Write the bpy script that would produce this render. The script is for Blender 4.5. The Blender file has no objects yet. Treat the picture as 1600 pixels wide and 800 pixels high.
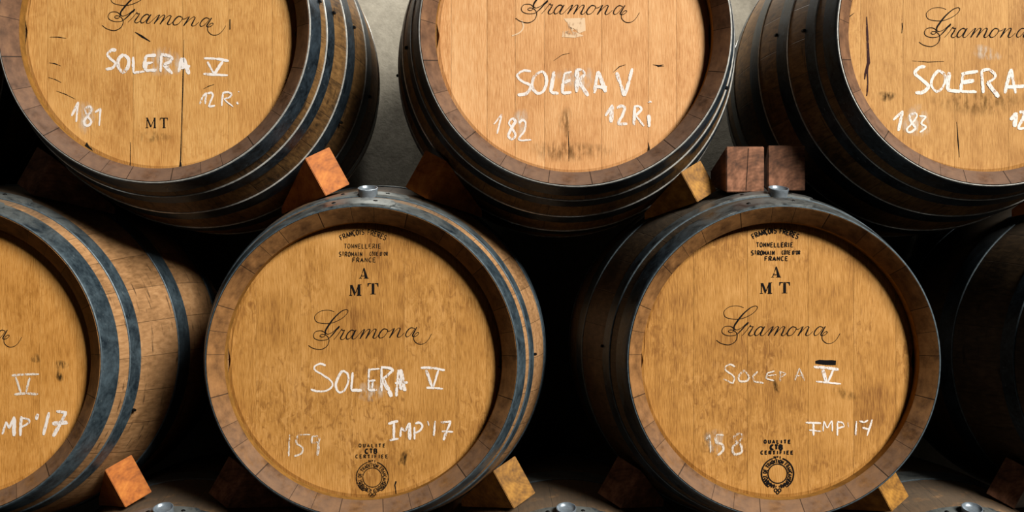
import bpy, bmesh, math, random
from mathutils import Vector, Matrix
PI = math.pi
C = bpy.context.scene.collection
SC = bpy.context.scene
random.seed(7)

# ------------------------------------------------------------------ camera, light, exposure
CZ = 1.185          # lens height above the cellar floor
CAMY = -1.95        # lens distance in front of the barrel heads
F = 1580.0          # focal length in photograph pixels
cam_d = bpy.data.cameras.new('camera'); cam = bpy.data.objects.new('camera', cam_d); C.objects.link(cam)
cam.location = (0, CAMY, CZ); cam.rotation_euler = (PI/2, 0, 0)
cam_d.sensor_width = 36; cam_d.lens = F/1600*36
cam_d.shift_x = 30/1600; cam_d.shift_y = 42/1600
cam_d.clip_start = .05
SC.camera = cam

w = bpy.data.worlds.new('world'); SC.world = w; w.use_nodes = True
w.node_tree.nodes['Background'].inputs[0].default_value = (.9, .95, 1, 1)
w.node_tree.nodes['Background'].inputs[1].default_value = .001

def area(name, loc, target, size, power, col, size_y=None):
    d = bpy.data.lights.new(name, 'AREA'); d.energy = power; d.color = col
    d.shape = 'RECTANGLE'; d.size = size; d.size_y = size_y or size
    o = bpy.data.objects.new(name, d); C.objects.link(o); o.location = loc
    o.rotation_euler = (Vector(target)-Vector(loc)).to_track_quat('-Z', 'Y').to_euler()
    return o
KD = Vector((.56, -.635, .53)).normalized()
area('daylight_opening', Vector((0, 0, CZ)) + KD*10, (0, 0, CZ), 3.0, 2750, (1, .93, .82))
for lx, lp in ((-.30, 8.5), (.47, 9)):  # unseen fill lights added above the barrels to wash the back wall
    area('wall_wash_fill', (lx, .76, 2.42), (lx, .90, 1.5), .14, lp, (1, .95, .86))

SC.view_settings.view_transform = 'Standard'; SC.view_settings.look = 'None'
SC.view_settings.exposure = 0; SC.view_settings.gamma = 1
SC.view_settings.use_curve_mapping = False

# ------------------------------------------------------------------ node helpers
ALB = .6            # surfaces reflect this share of the colour they show under the lamps
def lin(r, g, b):
    f = lambda c: c/12.92 if c <= .04045 else ((c+.055)/1.055)**2.4
    return (ALB*f(r/255), ALB*f(g/255), ALB*f(b/255), 1)

class NT:
    def __init__(s, name):
        s.m = bpy.data.materials.new(name); s.m.use_nodes = True
        s.t = s.m.node_tree; s.n = s.t.nodes; s.b = s.n['Principled BSDF']
        s.out = s.n['Material Output']
    def new(s, typ, **kw):
        n = s.n.new(typ)
        for k, v in kw.items(): setattr(n, k, v)
        return n
    def link(s, a, b): s.t.links.new(a, b)
    def put(s, sock, v):
        if hasattr(v, 'is_output'): s.link(v, sock)
        else: sock.default_value = v
    def math(s, op, a, b=None, c=None, clamp=False):
        n = s.new('ShaderNodeMath', operation=op, use_clamp=clamp)
        s.put(n.inputs[0], a)
        if b is not None: s.put(n.inputs[1], b)
        if c is not None: s.put(n.inputs[2], c)
        return n.outputs[0]
    def coord(s): return s.new('ShaderNodeTexCoord').outputs['Object']
    def sep(s, v):
        n = s.new('ShaderNodeSeparateXYZ'); s.link(v, n.inputs[0]); return n.outputs
    def comb(s, x, y, z):
        n = s.new('ShaderNodeCombineXYZ')
        for i, v in enumerate((x, y, z)): s.put(n.inputs[i], v)
        return n.outputs[0]
    def noise(s, v, scale=1, detail=3, rough=.5, dist=0):
        n = s.new('ShaderNodeTexNoise'); s.link(v, n.inputs['Vector'])
        n.inputs['Scale'].default_value = scale; n.inputs['Detail'].default_value = detail
        n.inputs['Roughness'].default_value = rough; n.inputs['Distortion'].default_value = dist
        return n.outputs['Fac']
    def ramp(s, f, stops):
        n = s.new('ShaderNodeValToRGB'); s.link(f, n.inputs[0])
        e = n.color_ramp.elements
        while len(e) > 1: e.remove(e[-1])
        e[0].position = stops[0][0]; e[0].color = stops[0][1] if len(stops[0][1]) == 4 else (*stops[0][1], 1)
        for p, c in stops[1:]:
            q = e.new(p); q.color = c
        return n.outputs[0]
    def mask(s, f, a, b):     # smooth 0..1 between a and b
        n = s.new('ShaderNodeMapRange'); n.interpolation_type = 'SMOOTHSTEP'
        s.link(f, n.inputs[0]); n.inputs[1].default_value = a; n.inputs[2].default_value = b
        return n.outputs[0]
    def mix(s, f, a, b, mode='MIX'):
        n = s.new('ShaderNodeMix', data_type='RGBA', blend_type=mode)
        s.put(n.inputs[0], f); s.put(n.inputs[6], a); s.put(n.inputs[7], b)
        return n.outputs[2]
    def bump(s, h, strength=.2, dist=.002):
        n = s.new('ShaderNodeBump'); s.link(h, n.inputs['Height'])
        n.inputs['Strength'].default_value = strength; n.inputs['Distance'].default_value = dist
        s.link(n.outputs[0], s.b.inputs['Normal'])
    def base(s, c, rough=.5, metal=0, spec=.5):
        s.put(s.b.inputs['Base Color'], c); s.put(s.b.inputs['Roughness'], rough)
        s.b.inputs['Metallic'].default_value = metal; s.b.inputs['Specular IOR Level'].default_value = spec*.65
        return s.m

G = lambda v: (v, v, v, 1)

def head_wood(name, light, mid, dark, seed, flake=.5):
    """quarter sawn oak: fine vertical grain, wavy ray flake, each plank its own tone"""
    t = NT(name); x, y, z = t.sep(t.coord())
    at = t.new('ShaderNodeAttribute', attribute_name='plank'); pl = at.outputs['Fac']
    off = t.math('MULTIPLY', pl, 37.0)
    xs = t.math('ADD', x, off)
    warp = t.noise(t.comb(xs, seed, t.math('MULTIPLY', z, .6)), 9, 2)
    xw = t.math('MULTIPLY_ADD', warp, .012, xs)
    fine = t.noise(t.comb(t.math('MULTIPLY', xw, 480), seed, t.math('MULTIPLY', z, 40)), 1, 3, .6)
    band = t.noise(t.comb(t.math('MULTIPLY', xw, 60), seed+3, t.math('MULTIPLY', z, 3)), 1, 3, .55)
    fl = t.noise(t.comb(t.math('MULTIPLY', xw, 85), seed+9, t.math('MULTIPLY', z, 42)), 1, 3, .6, 1.3)
    zone = t.noise(t.comb(xs, seed+5, z), 5.5, 2)
    flk = t.math('MULTIPLY', t.mask(fl, .50, .70), t.math('MULTIPLY', t.mask(zone, .42, .6), flake))
    cloud = t.noise(t.comb(xs, seed+7, t.math('MULTIPLY', z, .8)), 7, 4, .6)
    v = t.math('ADD', t.math('MULTIPLY', fine, .50), t.math('ADD', t.math('MULTIPLY', band, .20), t.math('MULTIPLY', cloud, .46)))
    v = t.math('ADD', v, t.math('MULTIPLY', t.math('SUBTRACT', pl, .5), .05))
    col = t.ramp(v, [(.42, dark), (.57, mid), (.71, light)])
    col = t.mix(t.math('MULTIPLY', flk, .55), col, dark)
    fl2 = t.math('MULTIPLY', t.mask(fl, .47, .34), t.math('MULTIPLY', t.mask(zone, .42, .6), flake))
    col = t.mix(t.math('MULTIPLY', fl2, .45), col, light)
    # scattered dark marks and stains
    sp = t.noise(t.comb(t.math('MULTIPLY', xs, 55), seed+1, t.math('MULTIPLY', z, 24)), 1, 3, .6)
    col = t.mix(t.math('MULTIPLY', t.mask(sp, .70, .80), .55), col, lin(70, 45, 18))
    t.base(col, .62, 0, .25)
    t.bump(fine, .5, .0016)
    return t.m

def stave_wood(name, c1, c2, c3, seed, nst=30):
    t = NT(name); x, y, z = t.sep(t.coord())
    ang = t.math('MULTIPLY', t.math('ARCTAN2', x, z), nst/(2*PI))
    jit = t.math('ADD', ang, seed*.37+100)
    idx = t.math('FLOOR', jit); fr = t.math('FRACT', jit)
    wn = t.new('ShaderNodeTexWhiteNoise', noise_dimensions='1D'); t.link(idx, wn.inputs['W']); rnd = wn.outputs['Value']
    g = t.noise(t.comb(t.math('MULTIPLY', jit, 9), t.math('MULTIPLY', y, 30), seed), 1, 5, .65, .4)
    c = t.noise(t.coord(), 9, 4, .6)
    v = t.math('ADD', t.math('MULTIPLY', g, .55), t.math('ADD', t.math('MULTIPLY', c, .4), t.math('MULTIPLY', t.math('SUBTRACT', rnd, .5), .09)))
    col = t.ramp(v, [(.33, c3), (.5, c2), (.66, c1)])
    # old scrapes running round and along the staves
    st = t.noise(t.comb(t.math('MULTIPLY', jit, .9), t.math('MULTIPLY', y, 75), seed+4), 1, 3, .6, .3)
    col = t.mix(t.math('MULTIPLY', t.mask(st, .60, .70), .75), col, lin(34, 24, 16))
    edge = t.math('ABSOLUTE', t.math('SUBTRACT', fr, .5))
    line = t.mask(edge, .484, .495)
    col = t.mix(t.math('MULTIPLY', line, .5), col, lin(28, 18, 10))
    # pale cellar dust lying on the upper side
    dn = t.noise(t.coord(), 30, 4, .6)
    dust = t.math('MULTIPLY', t.mask(z, .22, .35), t.mask(dn, .15, .50))
    col = t.mix(t.math('MULTIPLY', dust, .85), col, lin(84, 79, 72))
    t.base(col, .58, 0, .35)
    h = t.math('SUBTRACT', t.math('MULTIPLY', g, .5), t.math('MULTIPLY', line, .8))
    t.bump(h, .4, .002)
    return t.m

def chime_wood(name, c1, c2, c3, seed, nst=30):
    t = NT(name); x, y, z = t.sep(t.coord())
    ang = t.math('MULTIPLY', t.math('ARCTAN2', x, z), nst/(2*PI))
    jit = t.math('ADD', t.math('ADD', ang, t.math('MULTIPLY', t.math('SINE', t.math('MULTIPLY', ang, 1.9)), .22)), seed*.37+100)
    idx = t.math('FLOOR', jit); fr = t.math('FRACT', jit)
    wn = t.new('ShaderNodeTexWhiteNoise', noise_dimensions='1D'); t.link(idx, wn.inputs['W'])
    rnd = wn.outputs['Value']
    r = t.math('SQRT', t.math('ADD', t.math('MULTIPLY', x, x), t.math('MULTIPLY', z, z)))
    g = t.noise(t.comb(t.math('MULTIPLY', jit, 3), t.math('MULTIPLY', r, 90), seed), 1, 4, .6)
    c = t.noise(t.coord(), 24, 4, .65)
    v = t.math('ADD', t.math('MULTIPLY', g, .4), t.math('ADD', t.math('MULTIPLY', c, .5), t.math('MULTIPLY', t.math('SUBTRACT', rnd, .5), .10)))
    col = t.ramp(v, [(.30, c3), (.46, c2), (.62, c1)])
    # grime and wine soaked into the lower staves
    low = t.math('MULTIPLY', t.mask(t.math('MULTIPLY', z, -1), .02, .24), t.mask(c, .30, .55))
    col = t.mix(t.math('MULTIPLY', low, .55), col, lin(112, 94, 84))
    edge = t.math('ABSOLUTE', t.math('SUBTRACT', fr, .5))
    line = t.mask(edge, .484, .494)
    col = t.mix(t.math('MULTIPLY', line, .8), col, lin(22, 14, 8))
    t.base(col, .65, 0, .25)
    t.bump(t.math('SUBTRACT', t.math('MULTIPLY', g, .5), line), .35, .0015)
    return t.m

def hoop_steel(name, c1, c2, seed, dusty=.6):
    t = NT(name); x, y, z = t.sep(t.coord()); co = t.coord()
    n1 = t.noise(co, 26, 5, .65, .6); n2 = t.noise(co, 130, 3, .6)
    v = t.math('ADD', t.math('MULTIPLY', n1, .65), t.math('MULTIPLY', n2, .35))
    col = t.ramp(v, [(.36, c2), (.52, c1), (.68, tuple(min(1, k*1.7) for k in c1[:3])+(1,))])
    sc = t.noise(t.comb(t.math('MULTIPLY', x, 90), t.math('MULTIPLY', y, 260), t.math('MULTIPLY', z, 90)), 1, 2)
    col = t.mix(t.math('MULTIPLY', t.mask(sc, .68, .75), .6), col, lin(150, 165, 172))
    dust = t.math('MULTIPLY', t.mask(z, .19, .33), t.mask(n1, .25, .55))
    col = t.mix(t.math('MULTIPLY', dust, dusty), col, lin(176, 176, 168))
    t.base(col, t.ramp(n1, [(.3, G(.30)), (.7, G(.52))]), .55, .5)
    t.bump(v, .25, .0012)
    return t.m

def plain(name, col, rough=.6, metal=0, spec=.3, scale=40, amt=.25):
    t = NT(name); n = t.noise(t.coord(), scale, 4, .6)
    c = t.mix(t.mask(n, .35, .65), tuple(k*(1-amt) for k in col[:3])+(1,), tuple(min(1, k*(1+amt)) for k in col[:3])+(1,))
    t.base(c, rough, metal, spec); t.bump(n, .15, .001)
    return t.m

def worn_paint(name, col, lo, hi, scale=260, rough=.85, zs=.35):
    """chalk or ink that has rubbed off the grain in places"""
    t = NT(name); x, y, z = t.sep(t.coord())
    n = t.noise(t.comb(x, 0, t.math('MULTIPLY', z, zs)), scale, 3, .6)
    n2 = t.noise(t.coord(), 30, 2)
    f = t.math('ADD', t.math('MULTIPLY', n, .65), t.math('MULTIPLY', n2, .35))
    a = t.mask(f, lo, hi)
    t.base(col, rough, 0, .1); t.link(a, t.b.inputs['Alpha'])
    return t.m

def smear_mat(name, col, amount):
    t = NT(name); x, y, z = t.sep(t.coord())
    n = t.noise(t.comb(t.math('MULTIPLY', x, 1.8), 0, t.math('MULTIPLY', z, .6)), 60, 4, .65)
    at = t.new('ShaderNodeAttribute', attribute_name='fade')
    a = t.math('MULTIPLY', t.math('MULTIPLY', t.mask(n, .38, .66), at.outputs['Fac']), amount)
    t.base(col, .9, 0, .05); t.link(a, t.b.inputs['Alpha'])
    return t.m

M = {}
M['head_tan'] = head_wood('oak_tan', lin(238, 188, 134), lin(220, 164, 108), lin(188, 130, 78), 2.0, .6)
M['head_pale'] = head_wood('oak_pale', lin(230, 180, 112), lin(212, 158, 90), lin(178, 122, 62), 5.0, .8)
M['head_straw'] = head_wood('oak_straw', lin(216, 168, 104), lin(196, 146, 84), lin(158, 110, 56), 8.0, .9)
M['head_gold'] = head_wood('oak_gold', lin(216, 162, 94), lin(191, 137, 68), lin(138, 90, 40), 11.0, 1.3)
M['head_amber'] = head_wood('oak_amber', lin(228, 170, 96), lin(206, 146, 72), lin(158, 102, 38), 17.0, .6)
M['stave_up'] = stave_wood('stave_aged', lin(162, 124, 76), lin(124, 92, 54), lin(58, 42, 26), 1.0)
M['stave_low'] = stave_wood('stave_tan', lin(208, 164, 118), lin(180, 137, 94), lin(128, 94, 60), 4.0)
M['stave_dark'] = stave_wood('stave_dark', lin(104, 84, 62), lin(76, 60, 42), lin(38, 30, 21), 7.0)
M['chime_wine'] = chime_wood('chime_wine', lin(146, 108, 78), lin(116, 84, 62), lin(74, 52, 38), 1.0)
M['chime_tan'] = chime_wood('chime_tan', lin(172, 124, 76), lin(138, 98, 58), lin(84, 56, 32), 4.0)
M['hoop_up'] = hoop_steel('hoop_dark', lin(58, 72, 84), lin(24, 31, 38), 1.0, .35)
M['edge_dull'] = plain('dull_hoop_edge', lin(84, 98, 108), .5, .4, .5, 120, .25)
M['edge'] = plain('worn_glint_edge', lin(214, 216, 214), .3, .5, .6, 120, .2)  # bare steel, brightened to paint white highlights along the hoop edges
M['hoop_low'] = hoop_steel('hoop_blue', lin(84, 102, 114), lin(46, 60, 72), 2.0, .45)
M['croze'] = plain('croze_wood', lin(150, 108, 50), .7, 0, .2, 60, .2)
M['iron'] = plain('black_iron', lin(26, 26, 27), .45, .6, .5, 90, .3)
M['bung'] = plain('bung_metal', lin(150, 164, 178), .34, .55, .5, 140, .12)
M['ink'] = worn_paint('black_ink', lin(20, 18, 20), .24, .34, 420)
M['ink_worn'] = worn_paint('black_ink_worn', lin(24, 21, 20), .33, .47, 420)
M['chalk'] = worn_paint('white_chalk', lin(246, 240, 238), .35, .48, 430)
M['chalk_faint'] = worn_paint('faint_chalk', lin(236, 226, 216), .38, .54, 430)
M['smear'] = smear_mat('chalk_smear', lin(246, 232, 214), .8)
M['smudge'] = smear_mat('dark_smudge', lin(48, 38, 24), .95)
M['soft_stain'] = smear_mat('soft_stain', lin(84, 58, 26), .5)
M['crack'] = plain('crack_dark', lin(16, 10, 6), .9)
M['stain'] = worn_paint('dried_wine', lin(56, 30, 32), .32, .46, 260, .3)
M['paper'] = worn_paint('paper_scraps', lin(236, 206, 172), .40, .50, 90, .8)

def wedge_wood(name, c1, c2, c3, seed):
    t = NT(name); co = t.coord(); x, y, z = t.sep(co)
    d = t.noise(co, 14, 3, .6)
    rr = t.math('SQRT', t.math('ADD', t.math('POWER', t.math('SUBTRACT', x, .03), 2), t.math('POWER', t.math('ADD', z, .03*seed), 2)))
    ring = t.math('SINE', t.math('ADD', t.math('MULTIPLY', rr, 900), t.math('MULTIPLY', d, 26)))
    n = t.noise(t.comb(t.math('MULTIPLY', x, 60), t.math('MULTIPLY', y, 8), t.math('MULTIPLY', z, 60)), 1, 4, .6)
    v = t.math('ADD', t.math('MULTIPLY', n, .6), t.math('ADD', t.math('MULTIPLY', d, .4), t.math('MULTIPLY', ring, .018)))
    t.base(t.ramp(v, [(.34, c3), (.5, c2), (.66, c1)]), .6, 0, .3)
    t.bump(v, .25, .0015)
    return t.m
M['wedge_orange'] = wedge_wood('wedge_orange', lin(218, 136, 54), lin(192, 110, 38), lin(142, 76, 24), 1)
M['wedge_gold'] = wedge_wood('wedge_gold', lin(190, 138, 56), lin(152, 106, 38), lin(92, 60, 20), -1)
M['wedge_red'] = wedge_wood('wedge_red', lin(166, 114, 86), lin(122, 80, 56), lin(68, 42, 28), 2)  # reddish block wood; on left chocks its darkness stands in for shade

# ------------------------------------------------------------------ object helpers
def obj(name, bm, mat, parent=None, smooth=True, angle=35):
    me = bpy.data.meshes.new(name); bmesh.ops.recalc_face_normals(bm, faces=bm.faces)
    bm.to_mesh(me); bm.free()
    for m in (mat if isinstance(mat, (list, tuple)) else [mat]): me.materials.append(m)
    if smooth:
        me.shade_smooth(); me.set_sharp_from_angle(angle=math.radians(angle))
    o = bpy.data.objects.new(name, me); C.objects.link(o)
    if parent: o.parent = parent
    return o
def tag(o, label=None, cat=None, group=None, kind=None):
    for k, v in (('label', label), ('category', cat), ('group', group), ('kind', kind)):
        if v: o[k] = v
    return o
def lathe(prof, n=144, closed=True, a0=0, a1=2*PI):
    """profile of (radius, y) turned about the y axis"""
    bm = bmesh.new(); full = abs(a1-a0-2*PI) < 1e-6
    cols = []
    for i in range(n if full else n+1):
        a = a0+(a1-a0)*i/n; s, c = math.sin(a), math.cos(a)
        cols.append([bm.verts.new((r*s, y, r*c)) for r, y in prof])
    k = len(prof)
    for i in range(n):
        A, B = cols[i], cols[(i+1) % len(cols)]
        for j in range(k if closed else k-1):
            bm.faces.new((A[j], A[(j+1) % k], B[(j+1) % k], B[j]))
    if not full and closed:
        bm.faces.new(cols[0]); bm.faces.new(cols[-1][::-1])
    return bm
def box_bm(x0, x1, y0, y1, z0, z1):
    bm = bmesh.new()
    v = [bm.verts.new((x, y, z)) for x in (x0, x1) for y in (y0, y1) for z in (z0, z1)]
    for f in ((0, 1, 3, 2), (4, 6, 7, 5), (0, 4, 5, 1), (2, 3, 7, 6), (0, 2, 6, 4), (1, 5, 7, 3)):
        bm.faces.new([v[i] for i in f])
    return bm

# ------------------------------------------------------------------ the cellar shell
t = NT('grey_plaster'); co = t.coord()
n1 = t.noise(co, 5, 4, .6); n2 = t.noise(co, 55, 5, .65); n3 = t.noise(co, 190, 3, .6)
col = t.ramp(t.math('ADD', t.math('MULTIPLY', n1, .6), t.math('MULTIPLY', n2, .4)), [(.35, lin(112, 108, 99)), (.65, lin(150, 146, 135))])
t.base(col, .9, 0, .15); t.bump(t.math('ADD', n2, t.math('MULTIPLY', n3, .3)), .4, .003)
M['plaster'] = t.m
M['concrete'] = plain('concrete_floor', lin(44, 41, 38), .85, 0, .2, 6, .25)
WALLY = .935
tag(obj('wall_back', box_bm(-4, 4, WALLY, WALLY+.15, 0, 4.2), M['plaster'], smooth=False), kind='structure')
tag(obj('floor', box_bm(-4, 4, -3.2, WALLY, -.1, 0), M['concrete'], smooth=False), kind='structure')

# ------------------------------------------------------------------ lettering
HD = .047           # how far the head sits behind the chime
class Ink:
    """flat strokes lying on a barrel head, in metres (x right, z up) round its centre"""
    def __init__(s): s.bm = bmesh.new(); s.k = 0
    def ribbon(s, pts, widths, lift=.0004):
        n = len(pts)
        if n < 2: return
        s.k += 1; y0 = -lift-.00005*(s.k % 13)
        L, R = [], []
        for i in range(n):
            y = y0-i*1.5e-6
            a = pts[max(0, i-1)]; b = pts[min(n-1, i+1)]
            dx, dz = b[0]-a[0], b[1]-a[1]; l = math.hypot(dx, dz) or 1e-9
            nx, nz = -dz/l, dx/l; h = widths[i]/2
            L.append(s.bm.verts.new((pts[i][0]+nx*h, y, pts[i][1]+nz*h)))
            R.append(s.bm.verts.new((pts[i][0]-nx*h, y, pts[i][1]-nz*h)))
        for i in range(n-1): s.bm.faces.new((L[i], R[i], R[i+1], L[i+1]))
    def poly(s, pts, lift=.0004):
        s.k += 1; y = -lift-.00005*(s.k % 13)
        s.bm.faces.new([s.bm.verts.new((x, y, z)) for x, z in pts])
    def build(s, name, mat, parent):
        o = obj(name, s.bm, mat, parent, smooth=False); o.location = (0, HD, 0)
        return o
def spline(p, step=8):
    if len(p) == 2: return [tuple(p[0][k]+(p[1][k]-p[0][k])*i/step for k in (0, 1)) for i in range(step+1)]
    out = []
    q = [p[0]]+list(p)+[p[-1]]
    for i in range(1, len(q)-2):
        a, b, c, d = q[i-1:i+3]
        for j in range(step):
            u = j/step
            out.append(tuple(.5*(2*b[k]+(c[k]-a[k])*u+(2*a[k]-5*b[k]+4*c[k]-d[k])*u*u+(3*b[k]-a[k]-3*c[k]+d[k])*u**3) for k in (0, 1)))
    out.append(tuple(p[-1]))
    return out
def poly_line(p, step=8):
    out = []
    for a, b in zip(p, p[1:]):
        out += [(a[0]+(b[0]-a[0])*i/step, a[1]+(b[1]-a[1])*i/step) for i in range(step)]
    return out+[p[-1]]

# monoline capitals: strokes in a 1 x 1 box
def arc(cx, cy, rx, ry, d0, d1, n=10):
    return [(cx+rx*math.cos(math.radians(d0+(d1-d0)*i/n)), cy+ry*math.sin(math.radians(d0+(d1-d0)*i/n))) for i in range(n+1)]
GL = {
 'A': [[(0, 0), (.5, 1), (1, 0)], [(.2, .35), (.8, .35)]],
 'B': [[(.05, 0), (.05, 1)], [(.05, 1), (.5, 1)]+arc(.55, .77, .35, .23, 90, -90)+[(.05, .54)], [(.05, .54)]+arc(.55, .27, .42, .27, 90, -90)+[(.05, 0)]],
 'C': [arc(.55, .5, .5, .5, 50, 310, 16)],
 'D': [[(.05, 0), (.05, 1)], [(.05, 1)]+arc(.35, .5, .62, .5, 90, -90, 14)+[(.05, 0)]],
 'E': [[(.9, 1), (.1, 1), (.1, 0), (.9, 0)], [(.1, .52), (.75, .52)]],
 'F': [[(.9, 1), (.1, 1), (.1, 0)], [(.1, .52), (.75, .52)]],
 'I': [[(.5, 0), (.5, 1)]],
 'L': [[(.1, 1), (.1, 0), (.85, 0)]],
 'M': [[(0, 0), (0, 1), (.5, .25), (1, 1), (1, 0)]],
 'N': [[(.05, 0), (.05, 1), (.95, 0), (.95, 1)]],
 'O': [arc(.5, .5, .5, .5, 0, 360, 20)],
 'Q': [arc(.5, .5, .5, .5, 0, 360, 20), [(.6, .3), (1, -.05)]],
 'R': [[(.05, 0), (.05, 1)], [(.05, 1), (.5, 1)]+arc(.55, .75, .38, .25, 90, -90)+[(.05, .5)], [(.5, .5), (.95, 0)]],
 'S': [arc(.5, .75, .42, .25, 30, 270, 12)+arc(.5, .25, .44, .25, 90, -150, 12)],
 'T': [[(0, 1), (1, 1)], [(.5, 1), (.5, 0)]],
 'U': [[(.05, 1), (.05, .35)]+arc(.5, .35, .45, .35, 180, 360, 12)+[(.95, 1)]],
 "'": [[(.5, 1), (.45, .7)]],
 '1': [[(.3, .75), (.55, 1), (.55, 0)]],
 'o': [arc(.5, .78, .26, .2, 0, 360, 10)],
 't': [[(.15, 1), (.85, 1)], [(.5, 1), (.5, .45)], [(.2, .3), (.8, .3)]],
}
GL['Ç'] = GL['C']+[[(.55, 0), (.6, -.12), (.4, -.25)]]
GL['Ô'] = [[(x, y*.9) for x, y in s] for s in GL['O']]+[[(.25, 1.02), (.5, 1.2), (.75, 1.02)]]
GL['Û'] = GL['U']+[[(.25, 1.08), (.5, 1.25), (.75, 1.08)]]
NARROW = {'I': .45, "'": .4, '1': .6, ' ': .6, 'o': .6, 't': .8}

class Head:
    """maps photograph measurements onto one barrel's head"""
    def __init__(s, cx, cy): s.cx, s.cy = cx, cy
    def p(s, px, py):
        k = (1.95+HD)/F
        return ((px-770)*k-(s.cx-770)/810, (442-py)*k-(442-s.cy)/810)
K = (1.95+HD)/F

def line_text(ink, head, text, x0, x1, yc, h, wd, gap=.5):
    """text between px x0..x1 centred on yc, letters h px tall"""
    ws = [NARROW.get(c, 1) for c in text]
    tot = sum(ws)+gap*(len(text)-1); u = (x1-x0)/tot; x = x0
    for c, wc in zip(text, ws):
        for s in GL.get(c, []):
            pts = [head.p(x+px*u*wc if c not in "I'" else x+u*wc*.5, yc+h/2-pz*h) for px, pz in s]
            pts = poly_line(pts, 2)
            ink.ribbon(pts, [wd*K]*len(pts))
        x += u*(wc+gap)
def arc_text(ink, head, text, cx, cy, r, a0, a1, h, wd):
    """text on a circle round px (cx, cy); angles are degrees clockwise from the top"""
    ws = [NARROW.get(c, 1) for c in text]; gap = .38
    tot = sum(ws)+gap*(len(text)-1); u = (a1-a0)/tot; a = a0
    for c, wc in zip(text, ws):
        for s in GL.get(c, []):
            pts = []
            for px, pz in s:
                q = math.radians(a+u*wc*px); rr = r-h/2+pz*h
                pts.append(head.p(cx+rr*math.sin(q), cy-rr*math.cos(q)))
            pts = poly_line(pts, 2)
            ink.ribbon(pts, [wd*K]*len(pts))
        a += u*(wc+gap)

# the cursive name, measured on a 5x enlargement: (points, start width, middle width, end width)
SCRIPT = [
 ([(310,103),(262,89),(200,96),(156,133),(168,176),(228,192),(292,189),(362,160),(405,125),(417,98),(402,88)], 4, 5.5, 5),
 ([(402,88),(362,104),(302,156),(256,215),(236,248),(238,270),(256,277)], 6, 15, 6),
 ([(256,277),(290,262),(322,235),(344,216),(340,232),(318,248)], 5, 5.5, 5),
 ([(344,220),(318,248),(285,285),(256,312)], 6, 11, 6),
 ([(256,312),(235,320),(190,322),(150,307),(140,280),(160,252),(205,248),(232,268),(226,290),(206,297),(191,288),(200,277),(222,276)], 5, 5.5, 5),
 ([(222,276),(248,292),(260,322),(248,362),(215,387),(180,393),(130,380),(97,357)], 5, 6.5, 4.5),
 ([(298,321),(330,285),(352,255),(364,238)], 4, 4.5, 5),
 ([(364,238),(366,250),(385,250)], 6, 6, 5),
 ([(386,248),(368,280),(352,305),(353,320)], 6, 11, 6),
 ([(353,320),(372,321),(402,298)], 5, 4.5, 4),
 ([(462,258),(440,251),(412,272),(396,303),(403,322)], 5, 10, 7),
 ([(403,322),(425,313),(450,282),(462,258)], 5, 4.5, 5),
 ([(474,250),(454,285),(441,312),(448,323)], 9, 12, 6),
 ([(448,323),(466,317),(494,288)], 5, 4.5, 4),
 ([(494,288),(522,260),(537,250)], 4, 4.5, 5),
 ([(541,249),(524,283),(502,321)], 9, 12, 10),
 ([(503,320),(545,270),(572,249),(584,256)], 4, 4.5, 7),
 ([(584,254),(570,283),(549,321)], 9, 12, 10),
 ([(550,320),(592,270),(620,249),(632,256)], 4, 4.5, 7),
 ([(632,254),(617,290),(606,312),(612,323)], 9, 12, 6),
 ([(612,323),(630,316),(656,288)], 5, 4.5, 4),
 ([(712,255),(690,252),(664,276),(650,305),(658,322)], 5, 11, 7),
 ([(658,322),(686,315),(713,285),(721,263),(711,254)], 5, 5, 5),
 ([(716,272),(742,268),(764,252)], 4, 4, 4),
 ([(774,249),(757,284),(735,321)], 9, 12, 10),
 ([(736,320),(780,270),(808,249),(820,256)], 4, 4.5, 7),
 ([(820,254),(805,288),(795,312),(802,323)], 9, 12, 6),
 ([(802,323),(822,315),(850,288)], 5, 4.5, 4),
 ([(932,258),(904,251),(876,272),(860,304),(867,322)], 5, 10, 7),
 ([(867,322),(890,312),(917,282),(932,258)], 5, 4.5, 5),
 ([(948,249),(927,286),(914,312),(922,323)], 9, 12, 6),
 ([(922,323),(945,315),(963,297),(955,289),(936,300),(922,325),(928,357),(960,381),(1000,378),(1035,350),(1062,304)], 5, 5.5, 4),
]
def script(ink, head, sx, sy, rot, wmul=1.0):
    """sx, sy: where the first swirl starts (px); rot: degrees clockwise relative to the reference"""
    ca, sa = math.cos(math.radians(rot)), math.sin(math.radians(rot))
    for pts, w0, w1, w2 in SCRIPT:
        q = spline(pts, 7); n = len(q)-1; out = []; ws = []
        for i, (x, y) in enumerate(q):
            dx, dy = (x-97)/5, (y-357)/5
            out.append(head.p(sx+dx*ca-dy*sa, sy+dx*sa+dy*ca))
            u = i/n; v = 1-abs(2*u-1); v = v*v*(3-2*v)
            e = w0+(w2-w0)*u
            ws.append((e+(w1-e)*v)/5*K*wmul)
        ink.ribbon(out, ws)

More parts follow.
